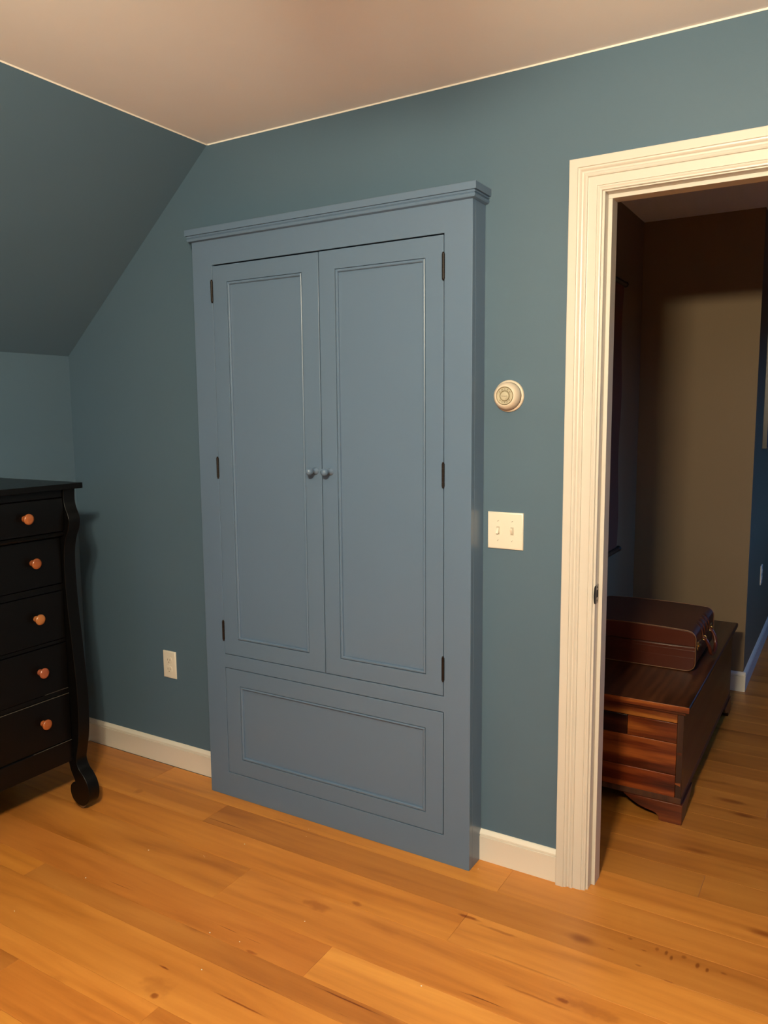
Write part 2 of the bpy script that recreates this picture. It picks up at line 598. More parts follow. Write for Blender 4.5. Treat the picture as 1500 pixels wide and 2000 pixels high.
def window(name, c, wdt, z0, z1, normal_axis, thick):
    """sash window: frame, rail, muntin and pane; c = centre of the opening along the wall"""
    root = structure_root(name)
    T = (lambda a, d, z: (c[0] + a, c[1] + d, z)) if normal_axis == 'Y' else (lambda a, d, z: (c[0] + d, c[1] + a, z))

    def bx(n_, a0, a1, d0, d1, zz0, zz1, m):
        b_ = bmesh.new()
        p, q = T(a0, d0, zz0), T(a1, d1, zz1)
        box(b_, tuple(min(p[i], q[i]) for i in range(3)), tuple(max(p[i], q[i]) for i in range(3)))
        return finish(n_, b_, m, root, bev=0.002)
    h = wdt / 2
    bx('frame', -h, -h + .04, 0, thick, z0, z1, M_TRIM)
    bx('frame', h - .04, h, 0, thick, z0, z1, M_TRIM)
    bx('frame', -h + .04, h - .04, 0, thick, z1 - .04, z1, M_TRIM)
    bx('sill', -h + .04, h - .04, 0, thick, z0, z0 + .04, M_TRIM)
    zm = (z0 + z1) / 2
    bx('rail', -h + .04, h - .04, .02, .05, zm - .02, zm + .02, M_TRIM)
    m_, n_, b_ = new_mat('window_glass')
    n_.nodes.remove(b_)
    tr = nd(n_, 'ShaderNodeBsdfTransparent')
    gl = nd(n_, 'ShaderNodeBsdfGlossy', i_Roughness=0.02)
    mx = nd(n_, 'ShaderNodeMixShader')
    mx.inputs[0].default_value = 0.06
    n_.links.new(tr.outputs[0], mx.inputs[1])
    n_.links.new(gl.outputs[0], mx.inputs[2])
    n_.links.new(mx.outputs[0], n_.nodes['Material Output'].inputs[0])
    bx('pane', -h + .04, h - .04, .033, .037, z0 + .04, zm - .02, m_)
    bx('pane', -h + .04, h - .04, .033, .037, zm + .02, z1 - .04, m_)


window('window_added', (1.85, YF - .1), 0.6, 0.95, 1.75, 'Y', .1)  # added window, unseen, lets blue fill light into the bedroom
window('window_2', (HXR, 1.5), 0.9, 0.85, 2.0, 'X', .1)
window('window_3', (HXR, 3.2), 1.0, 0.85, 2.0, 'X', .1)
portal((1.85, YF - .11, 1.35), (PI / 2, 0, 0), 0.6, 0.8)
portal((HXR + .11, 1.5, 1.425), (0, PI / 2, 0), 1.15, 0.9)
portal((HXR + .11, 3.2, 1.425), (0, PI / 2, 0), 1.15, 1.0)

# thin bright line of ceiling paint where the ceiling meets the wall and the slope
bm = bmesh.new()
box(bm, (SX + .002, -.0012, H - .0045), (XR, 0.0, H))
struct('trim_1', bm, M_CAULK)
bm = bmesh.new()
d_ = Vector((SX, 0, H - KZ)).normalized()
nn = Vector((d_.z, 0, -d_.x))
p0 = Vector((SX, 0, H))
p1 = p0 - d_ * .004
prism(bm, [(p0.x, p0.z), (p1.x, p1.z), (p1.x + nn.x * .0012, p1.z + nn.z * .0012), (p0.x + .0015, p0.z - .0001)],
      'Y', YF, 0)
struct('trim_2', bm, M_CAULK)

# ---------------------------------------------------------------- baseboards
BBP = [(0, 0), (.0125, 0), (.0130, .0800), (.0136, .0822), (.0085, .0830), (.0085, .0860), (.0122, .0868), (.0118, .092), (.0085, .097),
       (.004, .1025), (0, .1035)]


def baseboard(name, a, b, wall_axis, pos, sgn):
    b_ = bmesh.new()
    pts = [(pos + sgn * d, z) for d, z in BBP]
    prism(b_, pts, 'X' if wall_axis == 'X' else 'Y', a, b)
    return struct(name, b_, M_TRIM_LIT, smooth=True, angle=20)


baseboard('baseboard_back', 0.0, 0.8285, 'X', 0, -1)
baseboard('baseboard_back', 1.9305, 2.1925, 'X', 0, -1)
baseboard('baseboard_back', 3.15, XR, 'X', 0, -1)
baseboard('baseboard_left', YF, 0, 'Y', 0, 1)
baseboard('baseboard_right', YF, 0, 'Y', XR, -1)
baseboard('baseboard_front', 0, XR, 'X', YF, 1)
baseboard('baseboard_hall_end', HXL, HXC + .0125, 'X', HYE, -1)
baseboard('baseboard_hall_corner', HYE, HYF, 'Y', HXC, 1)
baseboard('baseboard_hall_left', WT, HYE, 'Y', HXL, 1)

# ---------------------------------------------------------------- door frame
door = structure_root('door_1')
OX, OZ = 2.192, 2.150                 # outer corner of the casing
CW = 0.0885
CAS = [(0, 0), (0, .0235), (.002, .0245), (.0235, .0245), (.0250, .0215), (.0285, .0210), (.0315, .0190), (.0345, .0150),
       (.0385, .0140), (.0420, .0170), (.0465, .0185), (.0500, .0170), (.0512, .0130), (.0530, .0125), (.0755, .0125),
       (.0762, .0100), (.0800, .0105), (.0840, .0085), (.0870, .0080), (CW, .0060), (CW, 0)]
ROX = JX1 + (JX0 - 2.192)             # outer right corner


def casing(kind):
    b_ = bmesh.new()
    A, B = [], []
    for u, t in CAS:
        if kind == 'left':
            p, q = (OX + u, -t, 0.0), (OX + u, -t, OZ - u)
        elif kind == 'right':
            p, q = (ROX - u, -t, 0.0), (ROX - u, -t, OZ - u)
        else:
            p, q = (OX + u, -t, OZ - u), (ROX - u, -t, OZ - u)
        A.append(b_.verts.new(p))
        B.append(b_.verts.new(q))
    for i in range(len(A)):
        j = (i + 1) % len(A)
        b_.faces.new((A[i], A[j], B[j], B[i]))
    b_.faces.new(A)
    b_.faces.new(B)
    return finish('casing', b_, M_TRIM, door, smooth=True, angle=13)


casing('left')
casing('right')
casing('head')
for s, x in ((1, JX0), (-1, JX1)):
    bm = bmesh.new()
    box(bm, (min(x, x - s * .0195), -.0002, 0), (max(x, x - s * .0195), WT + .001, DZ + .0195))
    finish('jamb', bm, M_TRIM, door, bev=0.0008)
    bm = bmesh.new()
    box(bm, (min(x, x + s * .0115), .034, 0), (max(x, x + s * .0115), .086, DZ - .0115))
    finish('door_stop', bm, M_TRIM, door, bev=0.0008)
bm = bmesh.new()
box(bm, (JX0, -.0002, DZ), (JX1, WT + .001, DZ + .0195))
finish('jamb', bm, M_TRIM, door, bev=0.0008)
bm = bmesh.new()
box(bm, (JX0, .034, DZ - .0115), (JX1, .086, DZ))
finish('door_stop', bm, M_TRIM, door, bev=0.0008)
# strike plate with curved lip wrapping the jamb edge
sp = structure_root('tmp')
bpy.data.objects.remove(sp)
zc = 0.925
bm = bmesh.new()
N = 14
outl = []
for i in range(N + 1):
    a = -PI / 2 + PI * i / N
    outl.append((-.0005 - .0078 * math.cos(a) * 0, zc + .0285 * math.sin(a)))
prism(bm, [(.002, zc - .0285), (.030, zc - .0285), (.030, zc + .0285), (.002, zc + .0285)], 'X', JX0, JX0 + .0012)
strike = finish('strike_plate', bm, M_STEEL, door, bev=.0003)
strike['label'] = 'steel strike plate with dark latch hole'
bm = bmesh.new()
lip = [(.002, zc + .027)]
for i in range(N + 1):
    a = PI / 2 - PI * i / N
    lip.append((-.0015 - .0105 * math.cos(a), zc + .0265 * math.sin(a)))
lip.append((.002, zc - .027))
prism(bm, lip, 'X', JX0 - .0009, JX0 + .0011)
finish('strike_lip', bm, M_HOLE, strike)
bm = bmesh.new()
box(bm, (JX0 + .0011, .010, zc - .010), (JX0 + .0016, .024, zc + .012))
finish('latch_hole', bm, M_HOLE, strike)
for dz in (-.020, .020):
    bm = bmesh.new()
    lathe(bm, [(.0032, 0), (.0028, .0005), (0, .0006)], (JX0 + .0011, .017, zc + dz), (1, 0, 0), 12)
    finish('screw', bm, M_HOLE, strike)

# ---------------------------------------------------------------- floor of loose-width boards
bm = bmesh.new()
box(bm, (-.12, YF - .1, -.06), (XR + .1, 0, -.021))
box(bm, (1.8, 0, -.06), (HXR + .1, HYF + .1, -.021))
floor = struct('floor', bm, M_GAP)
rnd = random.Random(11)
TH = 0.021


def board(x0, x1, y0, y1, tint=None):
    b_ = bmesh.new()
    g, c = .0003, .0008
    X0, X1, Y0, Y1 = x0 + g, x1 - g, y0 + g, y1 - g
    lo = [b_.verts.new(p) for p in ((X0, Y0, -TH), (X1, Y0, -TH), (X1, Y1, -TH), (X0, Y1, -TH))]
    mi_ = [b_.verts.new(p) for p in ((X0, Y0, -c * .6), (X1, Y0, -c * .6), (X1, Y1, -c * .6), (X0, Y1, -c * .6))]
    hi = [b_.verts.new(p) for p in ((X0 + c, Y0 + c, 0), (X1 - c, Y0 + c, 0), (X1 - c, Y1 - c, 0), (X0 + c, Y1 - c, 0))]
    for A, B in ((lo, mi_), (mi_, hi)):
        for k_ in range(4):
            b_.faces.new((A[k_], A[(k_ + 1) % 4], B[(k_ + 1) % 4], B[k_]))
    b_.faces.new(hi)
    o = finish('plank', b_, M_FLOOR, floor)
    if tint is None:
        t = rnd.uniform(.86, 1.1)
        tint = (t * rnd.uniform(.97, 1.03), t, t * rnd.uniform(.9, 1.06))
    o.color = (*tint, 1)
    return o


# rows in the photograph: (upper y, lower y, [joints], {segment: tint})
ROWS = [
    (0.128, -0.015, [1.10, 2.20], {}),
    (-0.015, -0.150, [0.55, 2.05], {}),
    (-0.150, -0.287, [0.963], {0: (1.0, 1.0, 1.0), 1: (.80, .78, .80)}),
    (-0.287, -0.430, [0.42, 2.018], {0: (.85, .85, .85), 1: (1.0, .96, .86), 2: (1.06, 1.08, 1.12)}),
    (-0.430, -0.610, [1.314, 2.95], {0: (.93, .90, .85), 1: (.99, .96, .95)}),
    (-0.610, -0.745, [0.10, 1.756], {1: (.90, .82, .82), 2: (1.16, 1.24, 1.34)}),
    (-0.745, -0.825, [0.705, 2.26], {0: (.98, .94, .80), 1: (.80, .76, .78), 2: (1.06, 1.02, 1.0)}),
    (-0.825, -1.010, [0.30, 2.75], {1: (.95, .92, .88)}),
    (-1.010, -1.078, [1.51], {0: (1.0, .95, .9), 1: (.88, .82, .78)}),
    (-1.078, -1.215, [1.05, 2.6], {0: (.76, .70, .72), 1: (.94, .86, .84)}),
]
for yu, yl, js, tints in ROWS:
    xs = [0] + js + [XR]
    for i in range(len(xs) - 1):
        a, b = xs[i], xs[i + 1]
        if yu > 0:
            a = max(a, 1.85)
            if b <= a:
                continue
        board(a, b, yl, yu, tints.get(i))
y = -1.215
while y > YF:
    wd = rnd.choice([.083, .11, .134, .134, .16])
    yl = max(y - wd, YF)
    xs = [0]
    while xs[-1] < XR - 0.8:
        xs.append(xs[-1] + rnd.uniform(.9, 2.1))
    xs[-1] = XR
    for a, b in zip(xs, xs[1:]):
        board(a, b, yl, y)
    y = yl
    if y - YF < .05:
        break
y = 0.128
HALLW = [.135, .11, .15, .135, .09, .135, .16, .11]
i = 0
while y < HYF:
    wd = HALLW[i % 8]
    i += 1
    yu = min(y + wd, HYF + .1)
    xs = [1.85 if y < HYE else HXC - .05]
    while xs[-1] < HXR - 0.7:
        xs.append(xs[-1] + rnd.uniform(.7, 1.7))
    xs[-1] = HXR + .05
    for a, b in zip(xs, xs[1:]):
        t = rnd.uniform(.62, .80)  # hall boards tinted darker: light falloff past the doorway put into the colour
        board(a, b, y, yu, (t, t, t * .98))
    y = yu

bm = bmesh.new()
rc = random.Random(4)
for cx_, cy_ in ((1.130, -.454), (1.137, -.457), (.944, -.522), (1.332, -.141), (1.353, -.184), (1.423, -.737), (1.522, -.724),
                 (.893, -.736), (1.626, -.561), (.851, -.956), (1.951, -.067), (1.51, -.86), (2.04, -.62), (1.2, -.33)):
    q_ = rc.uniform(.0012, .0020)
    bmesh.ops.create_icosphere(bm, subdivisions=1, radius=q_, matrix=Matrix.Translation((cx_, cy_, q_ * .6)) @
                               Matrix.Diagonal((rc.uniform(.8, 1.6), rc.uniform(.7, 1.2), .6, 1)))
cr_ = finish('crumbs', bm, M_CAULK, None)
cr_['kind'] = 'stuff'
cr_['label'] = 'tiny pale crumbs scattered on the wooden floor in front of the armoire'
cr_['category'] = 'crumbs'

# ================================================================ BUILT-IN ARMOIRE
arm = thing('built_in_armoire', 'tall blue painted built-in armoire with two panelled doors over a wide drawer',
            'wardrobe')
AX0, AX1, AY = 0.828, 1.931, -0.0925
AZT = 2.090
DX0, DX1, DZ0, DZ1 = 0.9195, 1.8395, 0.5640, 1.9850
WX0, WX1, WZ0, WZ1 = 0.9205, 1.8390, 0.0970, 0.5130
DXM = 1.3825
bm = bmesh.new()
plate(bm, [AX0, DX0, DX1, AX1], [0, WZ0, WZ1, DZ0, DZ1, AZT], {(1, 1), (1, 3)}, AY, AY + .022)
finish('face_frame', bm, M_ARM, arm, bev=.0011)
bm = bmesh.new()
box(bm, (AX1 - .02, AY + .022, 0), (AX1, -.0005, AZT))
finish('side_panel', bm, M_ARM, arm, bev=.0006)
bm = bmesh.new()
box(bm, (AX0, AY + .022, 0), (AX0 + .02, -.0005, AZT))
finish('side_panel', bm, M_ARM, arm, bev=.0006)
bm = bmesh.new()
box(bm, (AX0 + .02, -.012, 0.01), (AX1 - .02, -.001, AZT - .002))
finish('back_panel', bm, M_HOLE, arm)
# crown: flat board over a fillet and a rolled bead, mitred round three sides
CR = [(0, 2.0705), (.003, 2.0708), (.0095, 2.0735), (.0120, 2.0775), (.0120, 2.0815), (.0095, 2.0850), (.0095, 2.0862),
      (.0125, 2.0862), (.0125, 2.0905), (.0105, 2.0912), (.0105, 2.0925), (.0175, 2.0925), (.0175, 2.1130),
      (.0165, 2.1140), (0, 2.1140)]
bm = bmesh.new()
lps = []
for ex, z in CR:
    lps.append([bm.verts.new(p) for p in ((AX0 - ex, -.0005, z), (AX0 - ex, AY - ex, z), (AX1 + ex, AY - ex, z),
                                          (AX1 + ex, -.0005, z))])
for A, B in zip(lps, lps[1:]):
    for k_ in range(3):
        bm.faces.new((A[k_], A[k_ + 1], B[k_ + 1], B[k_]))
bm.faces.new(lps[-1])
finish('crown_moulding', bm, M_ARM, arm, smooth=True, angle=35)


def panel_door(name, x0, x1, z0, z1, px0, px1, pz0, pz1, gap=(.0015, .0015, .0015, .0015)):
    gl, gr, gb, gt = gap
    x0, x1, z0, z1 = x0 + gl, x1 - gr, z0 + gb, z1 - gt
    b_ = bmesh.new()
    plate(b_, [x0, px0, px1, x1], [z0, pz0, pz1, z1], {(1, 1)}, AY + .0004, AY + .020)
    d = finish(name, b_, M_ARM, arm, bev=.0009)
    b_ = bmesh.new()
    Y = AY
    rings_rect(b_, px0, px1, pz0, pz1, [(.0002, Y + .010), (.0002, Y + .0070), (.0018, Y + .0070), (.0022, Y + .0012),
                                        (.0045, Y + .0000), (.0080, Y + .0004), (.0102, Y + .0030), (.0108, Y + .0090),
                                        (.0122, Y + .0090), (.0130, Y + .0086), (.0130, Y + .0100)], cap=False)
    finish('panel_moulding', b_, M_ARM, d, smooth=True, angle=25)
    b_ = bmesh.new()
    box(b_, (px0 - .008, Y + .0088, pz0 - .008), (px1 + .008, Y + .0150, pz1 + .008))
    finish('recessed_panel', b_, M_ARM, d)
    return d


G = .0016
dl = panel_door('door', DX0, DXM, DZ0, DZ1, 0.986, 1.314, 0.6265, 1.9225, (.0017, G * .9, .0024, .0046))
dr = panel_door('door', DXM, DX1, DZ0, DZ1, 1.4455, 1.7755, 0.6265, 1.9205, (G * 1.3, .0025, .0026, .0042))
dw = panel_door('drawer_front', WX0, WX1, WZ0, WZ1, 0.9880, 1.7730, 0.1590, 0.4480, (.0017, .0025, .0025, .0027))
for d, x in ((dl, 1.3575), (dr, 1.4190)):
    bm = bmesh.new()
    lathe(bm, [(0, 0), (.0125, 0), (.0128, .002), (.0118, .004), (.0108, .0048), (.0112, .0062), (.0100, .0080),
               (.0068, .0105), (.0056, .0150), (.0058, .0200), (.0075, .0245), (.0105, .0290), (.0122, .0340),
               (.0126, .0390), (.0118, .0440), (.0092, .0485), (.0050, .0512), (0, .0518)],
          (x, AY + .0004, 1.2675), (0, -1, 0), 32)
    finish('knob', bm, M_ARM, d, smooth=True, angle=50)
for d, x, zs in ((dl, DX0 + .0004, ((1.853, 1.934), (1.226, 1.307), (.616, .696))),
                 (dr, DX1 - .0014, ((1.848, 1.931), (1.228, 1.309), (.613, .697)))):
    for z0, z1 in zs:
        bm = bmesh.new()
        L_ = z1 - z0
        prof = [(0, 0), (.0026, .0006), (.0036, .0025), (.0030, .0045), (.0046, .0055)]
        for q in range(1, 5):
            h = .0055 + (L_ - .011) * q / 5
            prof += [(.0046, h - .0005), (.0041, h - .0003), (.0041, h + .0003), (.0046, h + .0005)]
        prof += [(.0046, L_ - .0055), (.0030, L_ - .0045), (.0036, L_ - .0025), (.0026, L_ - .0006), (0, L_)]
        lathe(bm, prof, (x, AY - .0030, z0), (0, 0, 1), 14)
        finish('hinge', bm, M_BRONZE, d, smooth=True, angle=40)

# ================================================================ DRESSER
drs = thing('dresser', 'black chest of drawers with wooden knobs and scroll feet against the left wall',
            'dresser')
YE, YW = -0.396, -1.300
P0, PW = -0.4150, 0.0470
bm = bmesh.new()
box(bm, (0.018, YW, 1.2025), (0.5505, YE, 1.2225))
finish('top', bm, M_BLACK, drs, bev=.0018)
sil = [(.530, 1.2025), (.528, 1.163), (.534, 1.136), (.546, 1.110), (.5505, 1.088), (.543, 1.058), (.526, 1.024),
       (.514, .976), (.511, .910), (.5125, .835), (.517, .759), (.524, .683), (.532, .588), (.539, .492), (.5415, .415),
       (.539, .335), (.531, .274), (.518, .222), (.513, .194), (.524, .165), (.547, .143), (.567, .116), (.575, .080),
       (.566, .046), (.540, .026), (.508, .026), (.482, .042), (.471, .068), (.474, .092), (.487, .106), (.502, .104),
       (.496, .122), (.480, .150), (.470, .185)]
post_out = catmull(sil[:30], 4) + catmull(sil[30:], 4)
post_out += [(.462, .20), (.462, 1.2025)]
for yy in (P0 - PW, YW + .019):
    bm = bmesh.new()
    prism(bm, post_out, 'Y', yy, yy + PW)
    p_ = finish('scroll_post', bm, M_BLACK, drs, bev=.0012, segs=2)
    # caster
    c_ = bmesh.new()
    ym = yy + PW / 2
    lathe(c_, [(0, -.006), (.0105, -.006), (.0125, -.004), (.0125, .004), (.0105, .006), (0, .006)],
          (.507, ym, .0126), (0, 1, 0), 18)
    tube(c_, [(.507, ym, .012), (.512, ym, .022), (.514, ym, .034)], .004, 8)
    finish('caster', c_, M_STEEL, p_, smooth=True, angle=40)
for yy in (P0 - PW + .004, YW + .023):
    bm = bmesh.new()
    box(bm, (.022, yy, 0), (.062, yy + .04, 1.2025))
    finish('back_leg', bm, M_BLACK, drs, bev=.002)
    bm = bmesh.new()
    box(bm, (.062, yy + .012, .195), (.462, yy + .028, 1.2025))
    finish('side_panel', bm, M_BLACK, drs)
DY0, DY1 = P0 - PW, YW + .019 + PW       # -0.462 .. -1.234
bm = bmesh.new()
box(bm, (.030, YW + .03, .20), (.036, P0 - .01, 1.2025))
finish('back_panel', bm, M_BLACK, drs)
FX = .4975
bm = bmesh.new()
zr = [.195, .277, .455, .474, .646, .661, .837, .862, 1.030, 1.052, 1.175, 1.2025]
for a, b in ((.262, .278), (.456, .473), (.6475, .660), (.838, .861)):
    box(bm, (.46, DY1, a), (FX - .004, DY0, b))
finish('drawer_rail', bm, M_BLACK, drs, bev=.001)
bm = bmesh.new()
box(bm, (.452, DY1, .195), (.459, DY0, 1.2025))
finish('case_front', bm, M_BLACK, drs)
bm = bmesh.new()
box(bm, (.459, DY1, .196), (FX + .001, DY0, .276))
finish('apron', bm, M_BLACK, drs, bev=.002)
bm = bmesh.new()
box(bm, (.46, DY1, 1.174), (FX + .024, DY0, 1.2025))
finish('top_rail', bm, M_BLACK, drs, bev=.002)
bm = bmesh.new()
prism(bm, [(.46, 1.033), (FX + .006, 1.033), (FX + .020, 1.037), (FX + .024, 1.043), (FX + .018, 1.050), (.46, 1.050)],
      'Y', DY1, DY0)
finish('ledge_moulding', bm, M_BLACK, drs, smooth=True)


def knob_profile(s=1.0):
    return [(r * s, h * s) for r, h in ((0, 0), (.0100, 0), (.0100, .004), (.0080, .008), (.0082, .012), (.0125, .0160),
                                         (.0162, .0188), (.0174, .0218), (.0166, .0248), (.0120, .0270), (.005, .0279),
                                         (0, .0281))]


kn_t = [(1.0, .98, 1.0), (.98, .90, .9), (.95, 1.05, 1.0), (.92, .82, 1.25), (1.1, 1.0, .95)]
for i, (z0, z1, kz, ky) in enumerate(((1.053, 1.172, 1.1150, -.6180), (.864, 1.030, .9545, -.5790), (.662, .836, .7570, -.5780),
                                      (.475, .645, .5640, -.5760), (.280, .454, .3765, -.5770))):
    bm = bmesh.new()
    if i == 0:
        pr = [(.462, z0)]
        for q in range(9):
            t = q / 8
            z = z0 + (z1 - z0) * t
            pr.append((FX + .0165 + .0135 * math.sin(PI * min(1, (1 - t) * .62 + .25)), z))
        pr.append((.462, z1))
        prism(bm, pr, 'Y', DY1 + .002, DY0 - .002)
        kx = FX + .029
    else:
        box(bm, (.462, DY1 + .002, z0), (FX, DY0 - .002, z1))
        kx = FX
    dfr = finish('drawer', bm, M_BLACK, drs, bev=.0022)
    for yy in (ky, DY0 + DY1 - ky):
        bm = bmesh.new()
        lathe(bm, knob_profile(1.08), (kx, yy, kz), (1, 0, 0), 24)
        kb = finish('knob', bm, M_KNOBW, dfr, smooth=True, angle=50)
        kb.color = (*kn_t[i], 1)
        kb['label'] = 'orange-brown turned wooden knob'
    # worn paint along the drawer edge
    if i in (4, 3):
        bm = bmesh.new()
        zz = z1 + .0003 if i == 4 else z0 - .0003
        if i == 4:
            box(bm, (FX - .002, DY0 - .30, z1 - .0006), (FX + .0004, DY0 - .002, z1 + .0006))
            finish('worn_edge', bm, M_WORN, dfr)
        else:
            box(bm, (FX - .002, DY0 - .10, z0 - .0003), (FX + .0003, DY0 - .004, z0 + .0004))
            finish('worn_edge', bm, M_WORN, dfr)
bm = bmesh.new()
box(bm, (FX - .001, DY0 - .16, .2756), (FX + .0013, DY0 - .002, .2764))
finish('worn_edge', bm, M_WORN, drs)

# ================================================================ THERMOSTAT
th = thing('thermostat', 'round almond thermostat with brass dial on the blue wall right of the armoire', 'thermostat')
TC = Vector((2.0125, 0, 1.5065))
bm = bmesh.new()
lathe(bm, [(.0475, 0), (.0477, .0035), (.0462, .0060), (.0435, .0068), (.0415, .0070)], TC, (0, -1, 0), 64)
finish('wall_ring', bm, M_THERMO, th, smooth=True, angle=60)
bm = bmesh.new()
lathe(bm, [(.0395, .006), (.0408, .0085), (.0405, .0100), (.0412, .0112), (.0415, .016), (.0408, .022), (.0388, .0285),
           (.0352, .0345), (.0310, .0382), (.0282, .0392), (.0272, .0388), (.0266, .0340)], TC, (0, -1, 0), 64)
finish('cover', bm, M_THERMO, th, smooth=True, angle=60)
bm = bmesh.new()
lathe(bm, [(.0266, .0342), (.0256, .0342), (.0254, .0385), (.0246, .0387), (.0240, .0378), (.0165, .0374), (.0158, .0366), (.0152, .0366), (.0150, .0390),
           (.0142, .0394), (.0136, .0384), (.0134, .0372)], TC, (0, -1, 0), 64, mi=[2, 0, 0, 0, 1, 0, 2, 0, 0, 0, 0])
finish('dial_ring', bm, M_DIAL, th, smooth=True, angle=40, mats=[M_DIAL, M_DIAL2, M_INK])
bm = bmesh.new()
lathe(bm, [(.0132, .0380), (.0128, .0392), (.0110, .0398), (0, .0398)], TC, (0, -1, 0), 48)
dsk = finish('dial_centre', bm, M_DIAL2, th, smooth=True, angle=40)
RY = Matrix(((1, 0, 0, 0), (0, 0, -1, 0), (0, 1, 0, 0), (0, 0, 0, 1)))   # text plane XY -> facing -y


def on_dial(dx, dz, d, rot=0):
    return Matrix.Translation((TC.x + dx, -d, TC.z + dz)) @ RY @ Matrix.Rotation(rot, 4, 'Z')


text_mesh('lettering', 'Honeywell', .0042, M_INK, dsk, on_dial(0, -.0002, .0399))
rg = [o for o in th.children if o.name.startswith('dial_ring')][0]
for lab, a in (('50', 142), ('60', 115), ('70', 90), ('80', 62), ('90', 35), ('50', 222), ('60', 245), ('70', 270), ('80', 295),
               ('90', 320)):
    aa = math.radians(a)
    rot = aa - PI / 2 if a < 180 else aa + PI / 2
    text_mesh('numeral', lab, .0052, M_INK, rg, on_dial(.0198 * math.cos(aa), .0198 * math.sin(aa), .0378, rot))
bm = bmesh.new()
for a in range(20, 161, 7):
    aa = math.radians(a)
    for r_ in ((.0162, .0172),):
        c, s = math.cos(aa), math.sin(aa)
        p = Vector((TC.x + c * r_[0], -.0380, TC.z + s * r_[0]))
        q_ = Vector((TC.x + c * r_[1], -.0380, TC.z + s * r_[1]))
        tube(bm, [p, q_], .00013, 4)
finish('scale_marks', bm, M_INK, rg)
bm = bmesh.new()
tube(bm, [(TC.x + .010 * math.cos(t), -.0399, TC.z + .010 * math.sin(t)) for t in [math.radians(a) for a in range(-75, 1, 7)]],
     .00022, 4)
finish('scale_arc', bm, M_INK, dsk)

# ================================================================ LIGHT SWITCH
sw = thing('light_switch', 'cream two-gang toggle light switch plate between the armoire and the door casing', 'switch')
SX0, SZ0, SWW, SHH = 1.9480, 1.0390, 0.1158, 0.1143


def wall_plate(name, x0, z0, wdt, hgt, parent):
    b_ = bmesh.new()
    rings_rect(b_, x0, x0 + wdt, z0, z0 + hgt, [(0, 0), (0, -.0035), (.0012, -.0052), (.0040, -.0062), (.0060, -.0064)])
    return finish(name, b_, M_PLATE, parent, smooth=True, angle=50)


wall_plate('plate', SX0, SZ0, SWW, SHH, sw)
for i, up in ((0, -1), (1, 1)):
    cx, cz = SX0 + .0348 + i * .0462, SZ0 + SHH / 2
    bm = bmesh.new()
    box(bm, (cx - .0052, -.0066, cz - .0122), (cx + .0052, -.0060, cz + .0122))
    col = finish('toggle_slot', bm, plain('slot_shade', (.50, .45, .36, 1), .6), sw)
    bm = bmesh.new()
    s = up
    pts = [(-.0060, cz - s * .009), (-.0085, cz - s * .0085), (-.0168, cz + s * .0040), (-.0172, cz + s * .0085),
           (-.0150, cz + s * .0098), (-.0060, cz + s * .0060)]
    prism(bm, pts, 'X', cx - .0037, cx + .0037)
    finish('toggle', bm, M_PLATE, sw, bev=.0008)
    for dz in (-.0302, .0302):
        bm = bmesh.new()
        lathe(bm, [(.0034, .0062), (.0032, .0072), (.0018, .0076), (0, .0077)], (cx, 0, cz + dz), (0, -1, 0), 16)
        sc_ = finish('screw', bm, M_PLATE, sw, smooth=True, angle=50)
        bm = bmesh.new()
        a = random.Random(i * 3 + dz).uniform(.3, 1.2)
        c, s_ = math.cos(a) * .0028, math.sin(a) * .0028
        tube(bm, [(cx - c, -.0076, cz + dz - s_), (cx + c, -.0076, cz + dz + s_)], .00045, 4)
        finish('screw_slot', bm, M_HOLE, sc_)


# ================================================================ OUTLETS
def outlet(label, T, group=None):
    t = thing('power_outlet', label, 'outlet')
    W_, H_ = .0700, .1143
    parts = []
    b_ = bmesh.new()
    rings_rect(b_, -W_ / 2, W_ / 2, -H_ / 2, H_ / 2, [(0, 0), (0, -.0035), (.0012, -.0052), (.0038, -.0062), (.006, -.0064)])
    parts.append(finish('plate', b_, M_PLATE, t, smooth=True, angle=50))
    for cz in (.0195, -.0195):
        b_ = bmesh.new()
        pts = []
        for a in range(0, 360, 10):
            aa = math.radians(a)
            pts.append((.0165 * math.cos(aa), cz + max(-.0135, min(.0135, .0172 * math.sin(aa)))))
        prism(b_, pts, 'Y', -.0082, -.006)
        r_ = finish('receptacle', b_, M_PLATE, t, bev=.0006)
        for dx, hh in ((-.0063, .0040), (.0063, .0033)):
            b2 = bmesh.new()
            box(b2, (dx - .0010, -.0085, cz + .002 - hh), (dx + .0010, -.0080, cz + .002 + hh))
            parts.append(finish('slot', b2, plain('slot_dark', (.16, .13, .1, 1), .7), r_))
        b2 = bmesh.new()
        lathe(b2, [(.0024, .0080), (.0024, .0085), (0, .0085)], (0, 0, cz - .0080), (0, -1, 0), 12)
        parts.append(finish('slot', b2, plain('slot_dark', (.16, .13, .1, 1), .7), r_))
    b_ = bmesh.new()
    lathe(b_, [(.003, .0062), (.0028, .0070), (0, .0074)], (0, 0, 0), (0, -1, 0), 14)
    finish('screw', b_, M_PLATE, t, smooth=True)
    t.matrix_world = T
    return t


outlet('cream duplex power outlet low on the blue wall between dresser and armoire',
       Matrix.Translation((.4975 + .035, 0, .3783 + .0571)))
outlet('small outlet plate on the shadowed side wall of the hallway beyond the corner',
       Matrix.Translation((HXC, 2.79, .50)) @ Matrix.Rotation(PI / 2, 4, 'Z'))

